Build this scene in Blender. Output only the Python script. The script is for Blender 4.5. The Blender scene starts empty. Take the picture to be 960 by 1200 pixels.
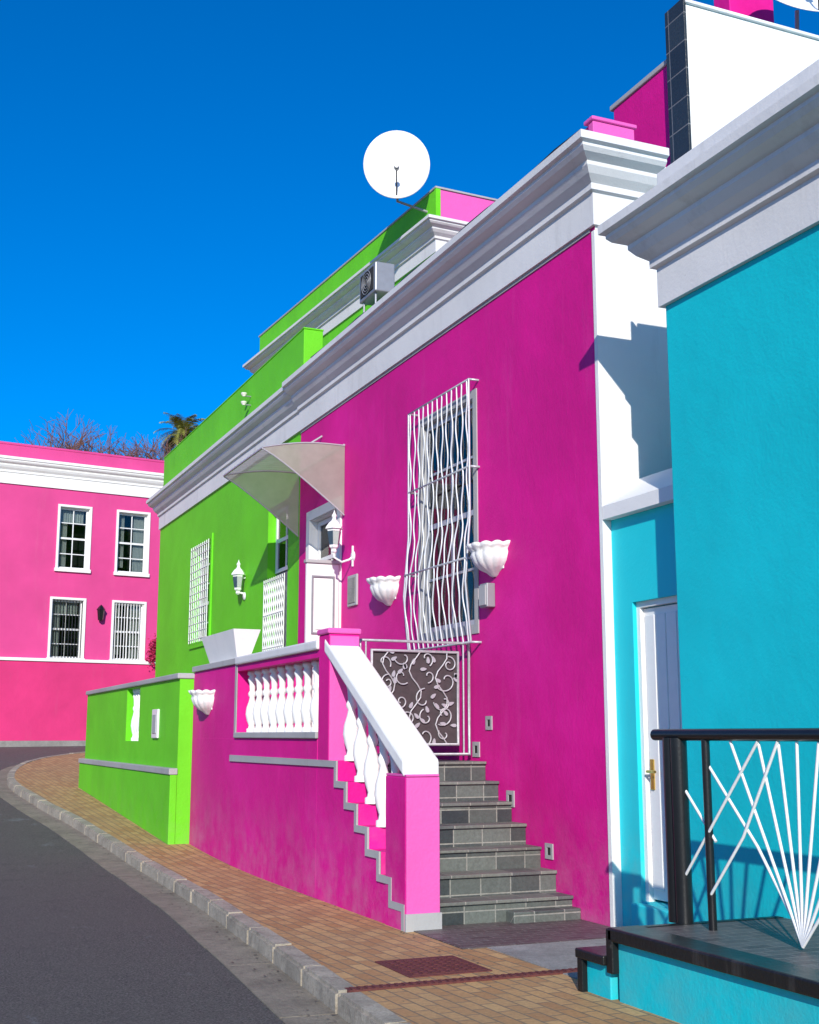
import bpy, bmesh, math, random
from mathutils import Vector
random.seed(7)
sc=bpy.context.scene
R=math.radians
# ---------------------------------------------------------------- materials
def nmat(name):
    m=bpy.data.materials.new(name); m.use_nodes=True
    nt=m.node_tree; b=nt.nodes['Principled BSDF']; return m,nt,b
def noise(nt,scale,detail=5,vec=None,rough=.55):
    n=nt.nodes.new('ShaderNodeTexNoise'); n.inputs['Scale'].default_value=scale
    n.inputs['Detail'].default_value=detail; n.inputs['Roughness'].default_value=rough
    if vec: nt.links.new(vec,n.inputs['Vector'])
    return n.outputs['Fac']
def ramp(nt,src,a,b,ca=(0,0,0,1),cb=(1,1,1,1)):
    r=nt.nodes.new('ShaderNodeValToRGB'); e=r.color_ramp.elements
    e[0].position=a; e[1].position=b; e[0].color=ca; e[1].color=cb
    nt.links.new(src,r.inputs['Fac']); return r.outputs['Color']
def mix(nt,fac,a,b,typ='MIX'):
    m=nt.nodes.new('ShaderNodeMixRGB'); m.blend_type=typ
    for k,v in (('Fac',fac),('Color1',a),('Color2',b)):
        if isinstance(v,(int,float)): m.inputs[k].default_value=v
        elif isinstance(v,tuple): m.inputs[k].default_value=v if len(v)==4 else (*v,1)
        else: nt.links.new(v,m.inputs[k])
    return m.outputs['Color']
def mul(nt,a,f):
    m=nt.nodes.new('ShaderNodeMath'); m.operation='MULTIPLY'; nt.links.new(a,m.inputs[0])
    if isinstance(f,(int,float)): m.inputs[1].default_value=f
    else: nt.links.new(f,m.inputs[1])
    return m.outputs[0]
def objc(nt,scale=(1,1,1)):
    tc=nt.nodes.new('ShaderNodeTexCoord')
    if scale==(1,1,1): return tc.outputs['Object']
    mp=nt.nodes.new('ShaderNodeMapping'); mp.inputs['Scale'].default_value=scale
    nt.links.new(tc.outputs['Object'],mp.inputs['Vector']); return mp.outputs['Vector']
def zramp(nt,a,b):
    sx=nt.nodes.new('ShaderNodeSeparateXYZ'); nt.links.new(objc(nt),sx.inputs[0])
    mr=nt.nodes.new('ShaderNodeMapRange'); mr.inputs[1].default_value=a; mr.inputs[2].default_value=b
    mr.inputs[3].default_value=0; mr.inputs[4].default_value=1
    nt.links.new(sx.outputs[2],mr.inputs[0]); return mr.outputs[0]
def bump(nt,b,h,strength,dist=.02,prev=None):
    n=nt.nodes.new('ShaderNodeBump'); n.inputs['Strength'].default_value=strength; n.inputs['Distance'].default_value=dist
    nt.links.new(h,n.inputs['Height'])
    if prev: nt.links.new(prev,n.inputs['Normal'])
    nt.links.new(n.outputs['Normal'],b.inputs['Normal']); return n.outputs['Normal']
def sc3(c,f): return tuple(min(1,x*f) for x in c)
def paint(name,col,rough=.65,var=.12,dirt=.25,dcol=(.12,.1,.09),bs=.35,fade=None,base=None):
    m,nt,b=nmat(name); v=objc(nt)
    c=mix(nt,ramp(nt,noise(nt,.9,6,v),.3,.72),sc3(col,1-var),sc3(col,1+var*.5))
    if fade: c=mix(nt,mul(nt,ramp(nt,noise(nt,.45,7,v,.65),.5,.75),.5),c,fade)
    c=mix(nt,mul(nt,ramp(nt,noise(nt,1,7,objc(nt,(3.5,3.5,.45)),.7),.56,.8),dirt),c,dcol)
    c=mix(nt,mul(nt,ramp(nt,noise(nt,14,4,v,.7),.66,.8),dirt*.8),c,dcol)
    c=mix(nt,mul(nt,ramp(nt,noise(nt,3,10,objc(nt,(1,1,2.2)),.85),.66,.70),dirt),c,sc3(dcol,1.2))
    if base:
        f=mul(nt,zramp(nt,1.0,-.1),ramp(nt,noise(nt,2.6,8,v,.7),.42,.72)); c=mix(nt,mul(nt,f,.75),c,base)
    nt.links.new(c,b.inputs['Base Color'])
    b.inputs['Roughness'].default_value=rough; b.inputs['Specular IOR Level'].default_value=.3
    p=bump(nt,b,noise(nt,2.2,4,v),bs*.8,.05)
    p=bump(nt,b,noise(nt,38,6,v,.65),bs,.012,p)
    return m
def simple(name,col,rough=.5,metal=0,var=.15,scale=12,bs=.1):
    m,nt,b=nmat(name); v=objc(nt)
    nt.links.new(mix(nt,noise(nt,scale,5,v),sc3(col,1-var),sc3(col,1+var)),b.inputs['Base Color'])
    b.inputs['Roughness'].default_value=rough; b.inputs['Metallic'].default_value=metal
    if bs: bump(nt,b,noise(nt,scale*4,4,v),bs,.01)
    return m
def bricks(name,c1,c2,mortar,w,h,ms,plane='XY',rough=.75,bs=.5,offset=.5,rot=0,dirt=None):
    m,nt,b=nmat(name)
    tc=nt.nodes.new('ShaderNodeTexCoord'); sx=nt.nodes.new('ShaderNodeSeparateXYZ'); cx=nt.nodes.new('ShaderNodeCombineXYZ')
    nt.links.new(tc.outputs['Object'],sx.inputs[0])
    def add(a,c):
        q=nt.nodes.new('ShaderNodeMath'); q.operation='ADD'; nt.links.new(a,q.inputs[0]); nt.links.new(c,q.inputs[1]); return q.outputs[0]
    X,Y,Z=sx.outputs
    if plane=='XY': u,w2=X,Y
    elif plane=='STEP': u,w2=X,add(Y,Z)
    else: u,w2=add(X,Y),Z
    nt.links.new(u,cx.inputs[0]); nt.links.new(w2,cx.inputs[1])
    vec=cx.outputs[0]
    if rot:
        mp=nt.nodes.new('ShaderNodeMapping'); mp.inputs['Rotation'].default_value=(0,0,rot); nt.links.new(vec,mp.inputs[0]); vec=mp.outputs[0]
    t=nt.nodes.new('ShaderNodeTexBrick'); t.offset=offset; t.inputs['Scale'].default_value=1
    t.inputs['Brick Width'].default_value=w; t.inputs['Row Height'].default_value=h; t.inputs['Mortar Size'].default_value=ms
    t.inputs['Mortar Smooth'].default_value=.3
    t.inputs['Color1'].default_value=(*c1,1); t.inputs['Color2'].default_value=(*c2,1); t.inputs['Mortar'].default_value=(*mortar,1)
    nt.links.new(vec,t.inputs['Vector'])
    c=t.outputs['Color']; ov=objc(nt)
    c=mix(nt,mul(nt,ramp(nt,noise(nt,1.1,7,ov,.65),.42,.75),.5),c,dirt or sc3(c1,.45))
    c=mix(nt,.5,c,ramp(nt,noise(nt,30,6,ov,.7),.25,.75,(.3,.3,.3,1),(1.25,1.25,1.25,1)),'MULTIPLY')
    nt.links.new(c,b.inputs['Base Color']); b.inputs['Roughness'].default_value=rough
    inv=nt.nodes.new('ShaderNodeMath'); inv.operation='SUBTRACT'; inv.inputs[0].default_value=1; nt.links.new(t.outputs['Fac'],inv.inputs[1])
    p=bump(nt,b,inv.outputs[0],bs,.01)
    bump(nt,b,noise(nt,45,5,ov),.35,.008,p)
    return m
MAG=(.70,.004,.255)
M_mag=paint('magenta_plaster',MAG,var=.16,dirt=.2,dcol=(.70,.13,.42),fade=(.74,.02,.34),base=(.55,.20,.33))
M_pinkL=paint('light_pink_and_sunlit_magenta',(.74,.11,.42),var=.08,dirt=.15,dcol=(.4,.1,.25))  # light pink; on pier and pillar sides it paints in the sunlight
M_grn=paint('green_plaster',(.14,.62,.012),var=.12,dirt=.16,dcol=(.08,.3,.03),base=(.2,.45,.08))
M_tur=paint('turquoise_plaster',(.003,.54,.62),var=.09,dirt=.16,dcol=(.01,.38,.44),bs=.28,base=(.1,.4,.42))
M_turL=paint('pale_turquoise_plaster',(.01,.62,.70),var=.06,dirt=.1,base=(.2,.4,.4),bs=.2)
M_pnk=paint('pink_plaster',(.66,.06,.245),var=.1,dirt=.2,dcol=(.6,.2,.3),bs=.2)
M_pnkD=paint('pink_lower_plaster',(.66,.035,.18),var=.14,dirt=.3,dcol=(.5,.1,.2),bs=.3)
M_wht=paint('white_plaster',(.82,.81,.79),var=.05,dirt=.28,dcol=(.45,.42,.38),bs=.25)
M_band=paint('cornice_paint',(.72,.71,.71),var=.08,dirt=.4,dcol=(.33,.31,.28),bs=.2)
M_gry=paint('grey_trim_and_painted_shadow',(.40,.40,.40),var=.12,dirt=.4,bs=.2)
M_blk=paint('black_paint',(.012,.012,.012),rough=.35,var=.3,dirt=.4,dcol=(.2,.19,.18),bs=.3)
M_wmet=simple('white_enamel',(.79,.79,.78),.35,var=.05)
M_bmet=simple('black_enamel',(.010,.010,.011),.28,var=.3)
M_gmet=simple('grey_metal',(.30,.31,.33),.45,.4)
M_silv=simple('silver_paint_metal',(.46,.47,.50),.35,.3,var=.12)
M_bars=simple('pale_grille_paint',(.66,.68,.72),.35,.1,var=.15)
M_gate=simple('weathered_gate_iron',(.46,.46,.48),.45,.3,var=.35,scale=25,bs=.3)
M_gback=simple('gate_backing_mesh',(.055,.04,.045),.8,0,var=.5,scale=14)
M_brass=simple('brass',(.7,.45,.1),.3,.9)
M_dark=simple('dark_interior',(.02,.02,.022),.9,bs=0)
M_curt=simple('curtain_cloth',(.62,.60,.56),.9,var=.08)
M_curtp=simple('red_curtain_cloth',(.50,.12,.10),.9,var=.4,scale=6)
M_yel=simple('yellow_cloth',(.75,.5,.03),.8)
def weath(name,c,c2,bs=.6):
    m,nt,b=nmat(name); v=objc(nt)
    k=mix(nt,ramp(nt,noise(nt,2.2,8,v,.7),.35,.68),sc3(c,.6),c)
    k=mix(nt,mul(nt,ramp(nt,noise(nt,9,8,v,.75),.5,.66),.6),k,c2)
    k=mix(nt,.6,k,ramp(nt,noise(nt,60,4,v,.8),.3,.7,(.45,.45,.45,1),(1.2,1.2,1.2,1)),'MULTIPLY')
    nt.links.new(k,b.inputs['Base Color']); b.inputs['Roughness'].default_value=.9
    p=bump(nt,b,noise(nt,7,8,v,.7),bs,.02); bump(nt,b,noise(nt,70,4,v),bs,.008,p); return m
M_conc=weath('kerb_concrete',(.50,.44,.35),(.17,.14,.11))
M_gut=weath('gutter_concrete',(.33,.285,.215),(.13,.11,.085))
M_slab=weath('slab_concrete',(.36,.34,.32),(.22,.21,.2),bs=.3)
M_rust=simple('rusty_iron',(.13,.035,.03),.7,.2,var=.6,scale=20,bs=.5)
M_bark=simple('bark',(.12,.085,.06),.9,var=.3)
M_twig=simple('twigs',(.20,.10,.08),.9,var=.3)
M_palm=simple('palm_frond',(.27,.27,.05),.55,var=.5,scale=2)
M_leaf=simple('bougainvillea_leaf',(.45,.02,.08),.7,var=.4)
M_grd=simple('ground_soil',(.16,.13,.09),.95,var=.3,scale=1)
M_roof=simple('roof_screed',(.25,.24,.23),.9)
M_pave=bricks('brick_pavers',(.62,.375,.155),(.44,.225,.085),(.22,.165,.10),.22,.11,.008,rot=R(88),dirt=(.30,.20,.11))
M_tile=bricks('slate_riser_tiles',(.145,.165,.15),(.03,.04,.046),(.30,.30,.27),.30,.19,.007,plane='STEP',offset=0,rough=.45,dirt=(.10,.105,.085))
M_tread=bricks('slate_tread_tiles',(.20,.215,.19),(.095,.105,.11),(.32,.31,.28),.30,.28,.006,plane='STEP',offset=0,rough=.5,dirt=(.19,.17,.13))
M_mat=bricks('dark_slate_tiles',(.065,.05,.052),(.12,.105,.105),(.2,.18,.165),.2,.1,.007,rough=.5,dirt=(.14,.11,.095))
M_ptile=bricks('roof_pillar_tiles',(.025,.03,.035),(.04,.05,.055),(.2,.2,.2),.3,.3,.008,plane='W',offset=0,rough=.35)
def asphalt():
    m,nt,b=nmat('asphalt'); v=objc(nt)
    c=mix(nt,ramp(nt,noise(nt,60,5,v,.9),.40,.62),(.024,.022,.020),(.20,.185,.165))
    c=mix(nt,mul(nt,ramp(nt,noise(nt,.7,7,v,.6),.42,.7),.35),c,(.12,.11,.095))
    c=mix(nt,mul(nt,ramp(nt,noise(nt,2.5,8,v,.7),.55,.72),.45),c,(.04,.038,.036))
    c=mix(nt,mul(nt,ramp(nt,noise(nt,1.1,9,objc(nt,(1,.6,1)),.8),.595,.65),.45),c,(.24,.27,.29))
    nt.links.new(c,b.inputs['Base Color']); b.inputs['Roughness'].default_value=.85
    bump(nt,b,noise(nt,60,5,v,.9),1.0,.014); return m
M_asph=asphalt()
def glassm():
    m,nt,b=nmat('window_glass'); out=nt.nodes['Material Output']
    tr=nt.nodes.new('ShaderNodeBsdfTransparent'); tr.inputs[0].default_value=(.75,.8,.8,1)
    gl=nt.nodes.new('ShaderNodeBsdfGlossy'); gl.inputs['Roughness'].default_value=.03
    fr=nt.nodes.new('ShaderNodeFresnel'); fr.inputs[0].default_value=1.5
    ms=nt.nodes.new('ShaderNodeMixShader'); nt.links.new(fr.outputs[0],ms.inputs[0]); nt.links.new(tr.outputs[0],ms.inputs[1]); nt.links.new(gl.outputs[0],ms.inputs[2])
    nt.links.new(ms.outputs[0],out.inputs['Surface']); return m
M_glass=glassm()
def polym():
    m,nt,b=nmat('awning_polycarbonate'); out=nt.nodes['Material Output']; v=objc(nt)
    c=mix(nt,noise(nt,5,6,v),(.44,.42,.36),(.70,.66,.58))
    df=nt.nodes.new('ShaderNodeBsdfDiffuse'); tl=nt.nodes.new('ShaderNodeBsdfTranslucent'); tr=nt.nodes.new('ShaderNodeBsdfTransparent')
    nt.links.new(c,df.inputs[0]); nt.links.new(c,tl.inputs[0]); tr.inputs[0].default_value=(.8,.8,.78,1)
    a=nt.nodes.new('ShaderNodeMixShader'); a.inputs[0].default_value=.45; nt.links.new(df.outputs[0],a.inputs[1]); nt.links.new(tl.outputs[0],a.inputs[2])
    q=nt.nodes.new('ShaderNodeMixShader'); q.inputs[0].default_value=.28; nt.links.new(a.outputs[0],q.inputs[1]); nt.links.new(tr.outputs[0],q.inputs[2])
    nt.links.new(q.outputs[0],out.inputs['Surface']); return m
M_poly=polym()
# ---------------------------------------------------------------- geometry helpers
def empty(name,loc=(0,0,0)):
    e=bpy.data.objects.new(name,None); e.location=loc; e.empty_display_size=.2; sc.collection.objects.link(e); return e
def fin(bm,name,mat,parent=None,smooth=False,recalc=True):
    if recalc: bmesh.ops.recalc_face_normals(bm,faces=bm.faces[:])
    me=bpy.data.meshes.new(name); bm.to_mesh(me); bm.free()
    if smooth:
        for p in me.polygons: p.use_smooth=True
    for m in (mat if isinstance(mat,list) else [mat]): me.materials.append(m)
    o=bpy.data.objects.new(name,me); sc.collection.objects.link(o)
    if parent: o.parent=parent
    return o
def mesh(name,vs,fs,mat,parent=None,smooth=False,recalc=True):
    bm=bmesh.new(); V=[bm.verts.new(v) for v in vs]
    for f in fs:
        try: bm.faces.new([V[i] for i in f])
        except ValueError: pass
    return fin(bm,name,mat,parent,smooth,recalc)
CUBE=[(0,1,3,2),(4,6,7,5),(0,4,5,1),(2,3,7,6),(0,2,6,4),(1,5,7,3)]
def addbox(bm,P,u0,u1,w0,w1,z0,z1):
    V=[bm.verts.new(P(u,w,z)) for u in(u0,u1) for w in(w0,w1) for z in(z0,z1)]
    for f in CUBE: bm.faces.new([V[i] for i in f])
def lbox(name,P,u0,u1,w0,w1,z0,z1,mat,parent=None,bev=.008):
    bm=bmesh.new(); addbox(bm,P,u0,u1,w0,w1,z0,z1)
    bmesh.ops.recalc_face_normals(bm,faces=bm.faces[:])
    if bev: bmesh.ops.bevel(bm,geom=bm.edges[:],offset=bev,segments=2,affect='EDGES',profile=.5)
    return fin(bm,name,mat,parent)
def W(u,w,z): return (w,u,z)      # u=Y, w=X
def box(name,x0,x1,y0,y1,z0,z1,mat,parent=None,bev=.008): return lbox(name,W,y0,y1,x0,x1,z0,z1,mat,parent,bev)
def FP(X): return lambda u,w,z:(X+w,u,z)
def wallh(name,P,u0,u1,z0,z1,holes,depth,mat,parent=None):
    us=sorted({u0,u1,*[h[0] for h in holes],*[h[1] for h in holes]}); zs=sorted({z0,z1,*[h[2] for h in holes],*[h[3] for h in holes]})
    bm=bmesh.new(); cache={}
    def v(u,w,z):
        k=(round(u,4),round(w,4),round(z,4))
        if k not in cache: cache[k]=bm.verts.new(P(u,w,z))
        return cache[k]
    for i in range(len(us)-1):
        for j in range(len(zs)-1):
            cu=(us[i]+us[i+1])/2; cz=(zs[j]+zs[j+1])/2
            if any(h[0]<cu<h[1] and h[2]<cz<h[3] for h in holes): continue
            bm.faces.new([v(us[i],0,zs[j]),v(us[i+1],0,zs[j]),v(us[i+1],0,zs[j+1]),v(us[i],0,zs[j+1])])
    for (a,b,c,d) in holes:
        q=[(a,c),(b,c),(b,d),(a,d)]
        for k in range(4):
            (p0,r0),(p1,r1)=q[k],q[(k+1)%4]
            if depth: bm.faces.new([bm.verts.new(P(p0,0,r0)),bm.verts.new(P(p1,0,r1)),bm.verts.new(P(p1,depth,r1)),bm.verts.new(P(p0,depth,r0))])
    return fin(bm,name,mat,parent,recalc=False)
def lining(name,P,h,t,w0,w1,mat,par):
    a,b,c,d=h; bm=bmesh.new()
    addbox(bm,P,a+.001,a+t,w0,w1,c+.001,d-.001); addbox(bm,P,b-t,b-.001,w0,w1,c+.001,d-.001)
    addbox(bm,P,a+t,b-t,w0,w1,d-t,d-.001); addbox(bm,P,a+t,b-t,w0,w1,c+.001,c+t)
    return fin(bm,name,mat,par)
def sweep(name,path,prof,mat,parent=None):
    n=len(path); nor=[]
    for i in range(n-1):
        d=Vector((path[i+1][0]-path[i][0],path[i+1][1]-path[i][1])).normalized(); nor.append(Vector((d.y,-d.x)))
    off=[]
    for i in range(n):
        if i==0: off.append(nor[0])
        elif i==n-1: off.append(nor[-1])
        else:
            s=nor[i-1]+nor[i]; off.append(s/(1+nor[i-1].dot(nor[i])))
    vs=[];m=len(prof)
    for i in range(n):
        for (o,z) in prof: vs.append((path[i][0]+off[i].x*o,path[i][1]+off[i].y*o,z))
    fs=[]
    for i in range(n-1):
        for j in range(m): fs.append((i*m+j,i*m+(j+1)%m,(i+1)*m+(j+1)%m,(i+1)*m+j))
    fs.append(tuple(range(m))); fs.append(tuple((n-1)*m+j for j in range(m)))
    return mesh(name,vs,fs,mat,parent)
def lathe_data(name,prof,seg=14,mat=None):
    vs=[];fs=[]
    for (r,z) in prof:
        for k in range(seg):
            a=2*math.pi*k/seg; vs.append((r*math.cos(a),r*math.sin(a),z))
    for i in range(len(prof)-1):
        for k in range(seg): fs.append((i*seg+k,i*seg+(k+1)%seg,(i+1)*seg+(k+1)%seg,(i+1)*seg+k))
    fs.append(tuple(range(seg))); fs.append(tuple((len(prof)-1)*seg+k for k in range(seg)))
    me=bpy.data.meshes.new(name); me.from_pydata(vs,[],fs); 
    for p in me.polygons: p.use_smooth=len(p.vertices)<5 and seg>8
    if mat: me.materials.append(mat)
    return me
def place(name,me,loc,parent=None,scale=(1,1,1),rot=(0,0,0)):
    o=bpy.data.objects.new(name,me); o.location=loc; o.scale=scale; o.rotation_euler=rot; sc.collection.objects.link(o)
    if parent: o.parent=parent
    return o
def tubes(name,paths,r,mat,parent=None,res=2,radii=None,cyc=False):
    cu=bpy.data.curves.new(name,'CURVE'); cu.dimensions='3D'; cu.bevel_depth=r; cu.bevel_resolution=res; cu.use_fill_caps=True
    for i,p in enumerate(paths):
        s=cu.splines.new('POLY'); s.points.add(len(p)-1)
        for j,q in enumerate(p):
            s.points[j].co=(*q,1)
            if radii: s.points[j].radius=radii[i][j]
        s.use_cyclic_u=cyc
    cu.materials.append(mat)
    o=bpy.data.objects.new(name,cu); sc.collection.objects.link(o)
    if parent: o.parent=parent
    return o
def g(y):
    y=min(y,42.0); s=y-15.5
    if s<-2: return 0.0
    if s<2: return .057*(s+2)**2/8
    return .057*s
# ---------------------------------------------------------------- ground, road, pavement, kerb
def rows_sheet(name,ys,xl,xr,dz,mat,nx=1):
    vs=[];fs=[]
    for y in ys:
        a,b=xl(y),xr(y)
        for i in range(nx+1): vs.append((a+(b-a)*i/nx,y,g(y)+dz))
    for r_ in range(len(ys)-1):
        for i in range(nx):
            k=r_*(nx+1)+i; fs.append((k,k+1,k+nx+2,k+nx+1))
    return mesh(name,vs,fs,mat)
def fr(a,b,s):
    n=int(round((b-a)/s)); return [a+(b-a)*i/n for i in range(n+1)]
rows_sheet('ground',[-400,-60]+fr(-50,50,1)+[80,400,900],lambda y:-600,lambda y:600,-.26,M_grd)
rows_sheet('road',fr(-40,41.5,.5),lambda y:-9,lambda y:60,-.13,M_asph)
ctrl=[(2.4,-30),(2.5,-10),(2.6,0),(2.68,4),(2.78,7),(3.02,10.2),(3.25,14.5),(3.12,19.7),(2.85,23.5),(2.75,27.6),(3.3,31.2),(4.3,33.8),(6.0,35.8),(9,37.0),(16,37.8),(40,38.6)]
def cr(p0,p1,p2,p3,t):
    return tuple(.5*((2*b)+(-a+c)*t+(2*a-5*b+4*c-d)*t*t+(-a+3*b-3*c+d)*t**3) for a,b,c,d in zip(p0,p1,p2,p3))
dense=[]
for i in range(len(ctrl)-1):
    p0=ctrl[max(i-1,0)];p3=ctrl[min(i+2,len(ctrl)-1)]
    for k in range(24): dense.append(cr(p0,ctrl[i],ctrl[i+1],p3,k/24))
dense.append(ctrl[-1])
def kx(y):
    for a,b in zip(dense,dense[1:]):
        if a[1]<=y<=b[1]: return a[0]+(b[0]-a[0])*(y-a[1])/max(1e-6,b[1]-a[1])
    return dense[0][0] if y<dense[0][1] else dense[-1][0]
rows_sheet('pavement',fr(-30,28.3,.25)+fr(28.31,38.4,.1),lambda y:kx(y)+.1,lambda y:6.3 if y<28.305 else 45,0,M_pave)
rows_sheet('pavement',fr(-40,41,1),lambda y:-12,lambda y:-6.2,0,M_pave)
def resample(pts,step):
    out=[pts[0]];acc=0
    for a,b in zip(pts,pts[1:]):
        d=math.dist(a,b); s=step-acc
        while s<=d:
            out.append((a[0]+(b[0]-a[0])*s/d,a[1]+(b[1]-a[1])*s/d)); s+=step
        acc=(acc+d)%step
    return out
ks=resample(dense,.92)
bm=bmesh.new(); bg_=bmesh.new()
for i,(a,b) in enumerate(zip(ks,ks[1:])):
    d=Vector((b[0]-a[0],b[1]-a[1])); L=d.length; d/=L; n=Vector((d.y,-d.x)); j=random.uniform(-.006,.006); jz=random.uniform(-.006,.006)
    za,zb=g(a[1]),g(b[1])
    def Pk(u,w,z,a=a,d=d,n=n,za=za,zb=zb,L=L): return (a[0]+d.x*u+n.x*w,a[1]+d.y*u+n.y*w,za+(zb-za)*u/L+z)
    addbox(bm,Pk,.006,L-.006,j,.17+j,-.2,.008+jz)
    addbox(bg_,Pk,.002,L-.002,-.36+j,-.004+j,-.2,-.121+jz*.15)
bmesh.ops.bevel(bm,geom=bm.edges[:],offset=.02,segments=2,affect='EDGES')
fin(bm,'kerb',M_conc); fin(bg_,'gutter',M_gut)
box('kerb',-6.2,-6.05,-40,41,-.2,.01,M_conc)
box('entrance_paving',4.25,5.86,8.85,9.94,-.05,.008,M_mat,bev=0)
box('concrete_slab',4.45,5.86,7.3,8.84,-.05,.006,M_slab,bev=0)
mh=empty('manhole_cover')
box('frame',3.44,4.06,7.98,8.62,-.03,.008,M_rust,mh,bev=.004)
box('lid',3.47,4.03,8.01,8.59,-.03,.012,M_rust,mh,bev=.004)
bm=bmesh.new()
for i in range(8):
    for j in range(8):
        x=3.49+i*.067;y=8.03+j*.067; addbox(bm,W,y,y+.035,x,x+.035,.011,.016)
fin(bm,'studs',M_rust,mh)
dr=empty('drain_channel')
box('cover_strip',2.9,4.7,7.70,7.80,-.03,.012,M_rust,dr,bev=.003)
bm=bmesh.new()
for i in range(34): addbox(bm,W,7.715,7.785,2.93+i*.052,2.955+i*.052,.011,.017)
fin(bm,'bars',M_rust,dr)
# fallen leaves and grit along the gutter and wall foot
bm=bmesh.new()
rl_=random.Random(21)
for i in range(420):
    y=rl_.uniform(6.5,30)
    if rl_.random()<.6: x=kx(y)-.03-abs(rl_.gauss(0,.12)); z=g(y)-.113
    else: x=rl_.choice((kx(y)+.3+rl_.random()*1.0,(3.85 if y>17.4 else 4.15)-abs(rl_.gauss(0,.06)))); z=g(y)+.004
    a=rl_.uniform(0,6.28); s=rl_.uniform(.006,.022)
    pts=[Vector((x+math.cos(a+t)*s*(1 if k%2 else .55),y+math.sin(a+t)*s*(1 if k%2 else .55),z+rl_.uniform(0,.006))) for k,t in enumerate((0,1.57,3.14,4.71))]
    bm.faces.new([bm.verts.new(p) for p in pts])
fin(bm,'fallen_leaves',M_bark)
# ---------------------------------------------------------------- window helper
def window(par,P,u0,u1,z0,z1,w,cols=2,rows=4,fm=M_wmet,fw=.06,curtain=None):
    bm=bmesh.new()
    addbox(bm,P,u0,u0+fw,w,w+.06,z0,z1); addbox(bm,P,u1-fw,u1,w,w+.06,z0,z1)
    addbox(bm,P,u0+fw,u1-fw,w+.002,w+.058,z0,z0+fw); addbox(bm,P,u0+fw,u1-fw,w+.002,w+.058,z1-fw,z1)
    for i in range(1,cols):
        c=u0+(u1-u0)*i/cols; addbox(bm,P,c-.015,c+.015,w+.012,w+.045,z0+fw,z1-fw)
    for j in range(1,rows):
        c=z0+(z1-z0)*j/rows; t=.03 if j==rows//2 else .014
        addbox(bm,P,u0+fw,u1-fw,w+.008,w+.05,c-t,c+t)
    fin(bm,'window_frame',fm,par)
    lbox('window_glass',P,u0+fw*.5,u1-fw*.5,w+.026,w+.030,z0+fw*.5,z1-fw*.5,M_glass,par,0)
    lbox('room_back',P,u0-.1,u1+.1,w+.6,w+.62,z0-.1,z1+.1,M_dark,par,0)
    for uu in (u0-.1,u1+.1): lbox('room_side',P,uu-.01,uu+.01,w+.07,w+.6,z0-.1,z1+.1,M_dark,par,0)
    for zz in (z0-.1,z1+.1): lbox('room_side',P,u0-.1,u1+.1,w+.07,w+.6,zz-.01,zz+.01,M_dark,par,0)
    if curtain:
        for (ca,cb,cz,cm) in curtain:
            N=40;vs=[];fs=[]
            for k in range(N+1):
                u=u0+(u1-u0)*(ca+(cb-ca)*k/N); dw=.03*math.sin(k*1.3)+.01*math.sin(k*2.7)
                vs+=[P(u,w+.14+dw,z0+(z1-z0)*cz),P(u,w+.14+dw*.6,z1)]
            for k in range(N): fs.append((2*k,2*k+1,2*k+3,2*k+2))
            mesh('curtain',vs,fs,cm,par,True)
# ---------------------------------------------------------------- magenta house
FX=5.87
mhse=empty('magenta_house')
F=FP(FX)
WIN=(11.85,13.25,2.75,5.25); DOOR=(16.15,17.35,1.36,4.75)
wallh('facade_wall',F,9.28,17.9,-.3,7.0,[WIN,DOOR],.28,M_mag,mhse)
box('party_wall',FX+.001,16,9.279,9.58,-.3,6.99,M_wht,mhse,0)
box('party_wall_upper',7.0,16,9.281,9.578,6.991,8.8,M_wht,mhse,.01)
box('party_wall_coping',6.99,16.02,9.25,9.61,8.802,8.84,M_wht,mhse,.01)
box('pillar_tile_cladding',6.97,6.999,9.27,9.59,6.9,8.86,M_ptile,mhse,.003)
box('attic_wall',7.05,7.3,9.582,10.7,6.9,8.36,M_mag,mhse,.01)
box('attic_wall_coping',7.03,7.33,9.59,10.75,8.362,8.42,M_gry,mhse,.01)
box('attic_wall_rear',8.95,9.62,11,11.3,6.9,11.0,M_mag,mhse,.01)
box('parapet',FX+.02,FX+.42,9.35,17.88,7.0,7.30,M_mag,mhse,.01)
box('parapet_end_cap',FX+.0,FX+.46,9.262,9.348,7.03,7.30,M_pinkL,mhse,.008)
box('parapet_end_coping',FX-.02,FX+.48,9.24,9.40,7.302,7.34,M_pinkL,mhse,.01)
box('flat_roof',FX+.3,16,9.58,17.9,6.8,6.95,M_roof,mhse,0)
box('rear_wall',15.9,16.1,9.3,17.9,-.3,6.9,M_mag,mhse,0)
def cprof(z0,z1,s=1.0,base=.035):
    h=z1-z0
    return [(0,z0),(base,z0),(base,z0+.42*h),(base+.035*s,z0+.44*h),(base+.035*s,z0+.52*h),(base+.10*s,z0+.60*h),(base+.14*s,z0+.68*h),(base+.14*s,z0+.73*h),(base+.22*s,z0+.79*h),(base+.25*s,z0+.84*h),(base+.25*s,z0+.88*h),(base+.29*s,z0+.9*h),(base+.29*s,z1),(0,z1+.02)]
sweep('cornice',[(FX,17.9),(FX,9.28),(6.5,9.28)],cprof(6.25,7.0),M_band,mhse)
box('cornice_painted_shadow',FX-.012,FX+.001,9.36,17.89,6.215,6.249,M_gry,mhse,0)  # grey strip painting in the thin shadow below the cornice
box('corner_strip',FX-.008,FX+.002,9.277,9.33,-.05,6.21,M_wht,mhse,0)
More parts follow.
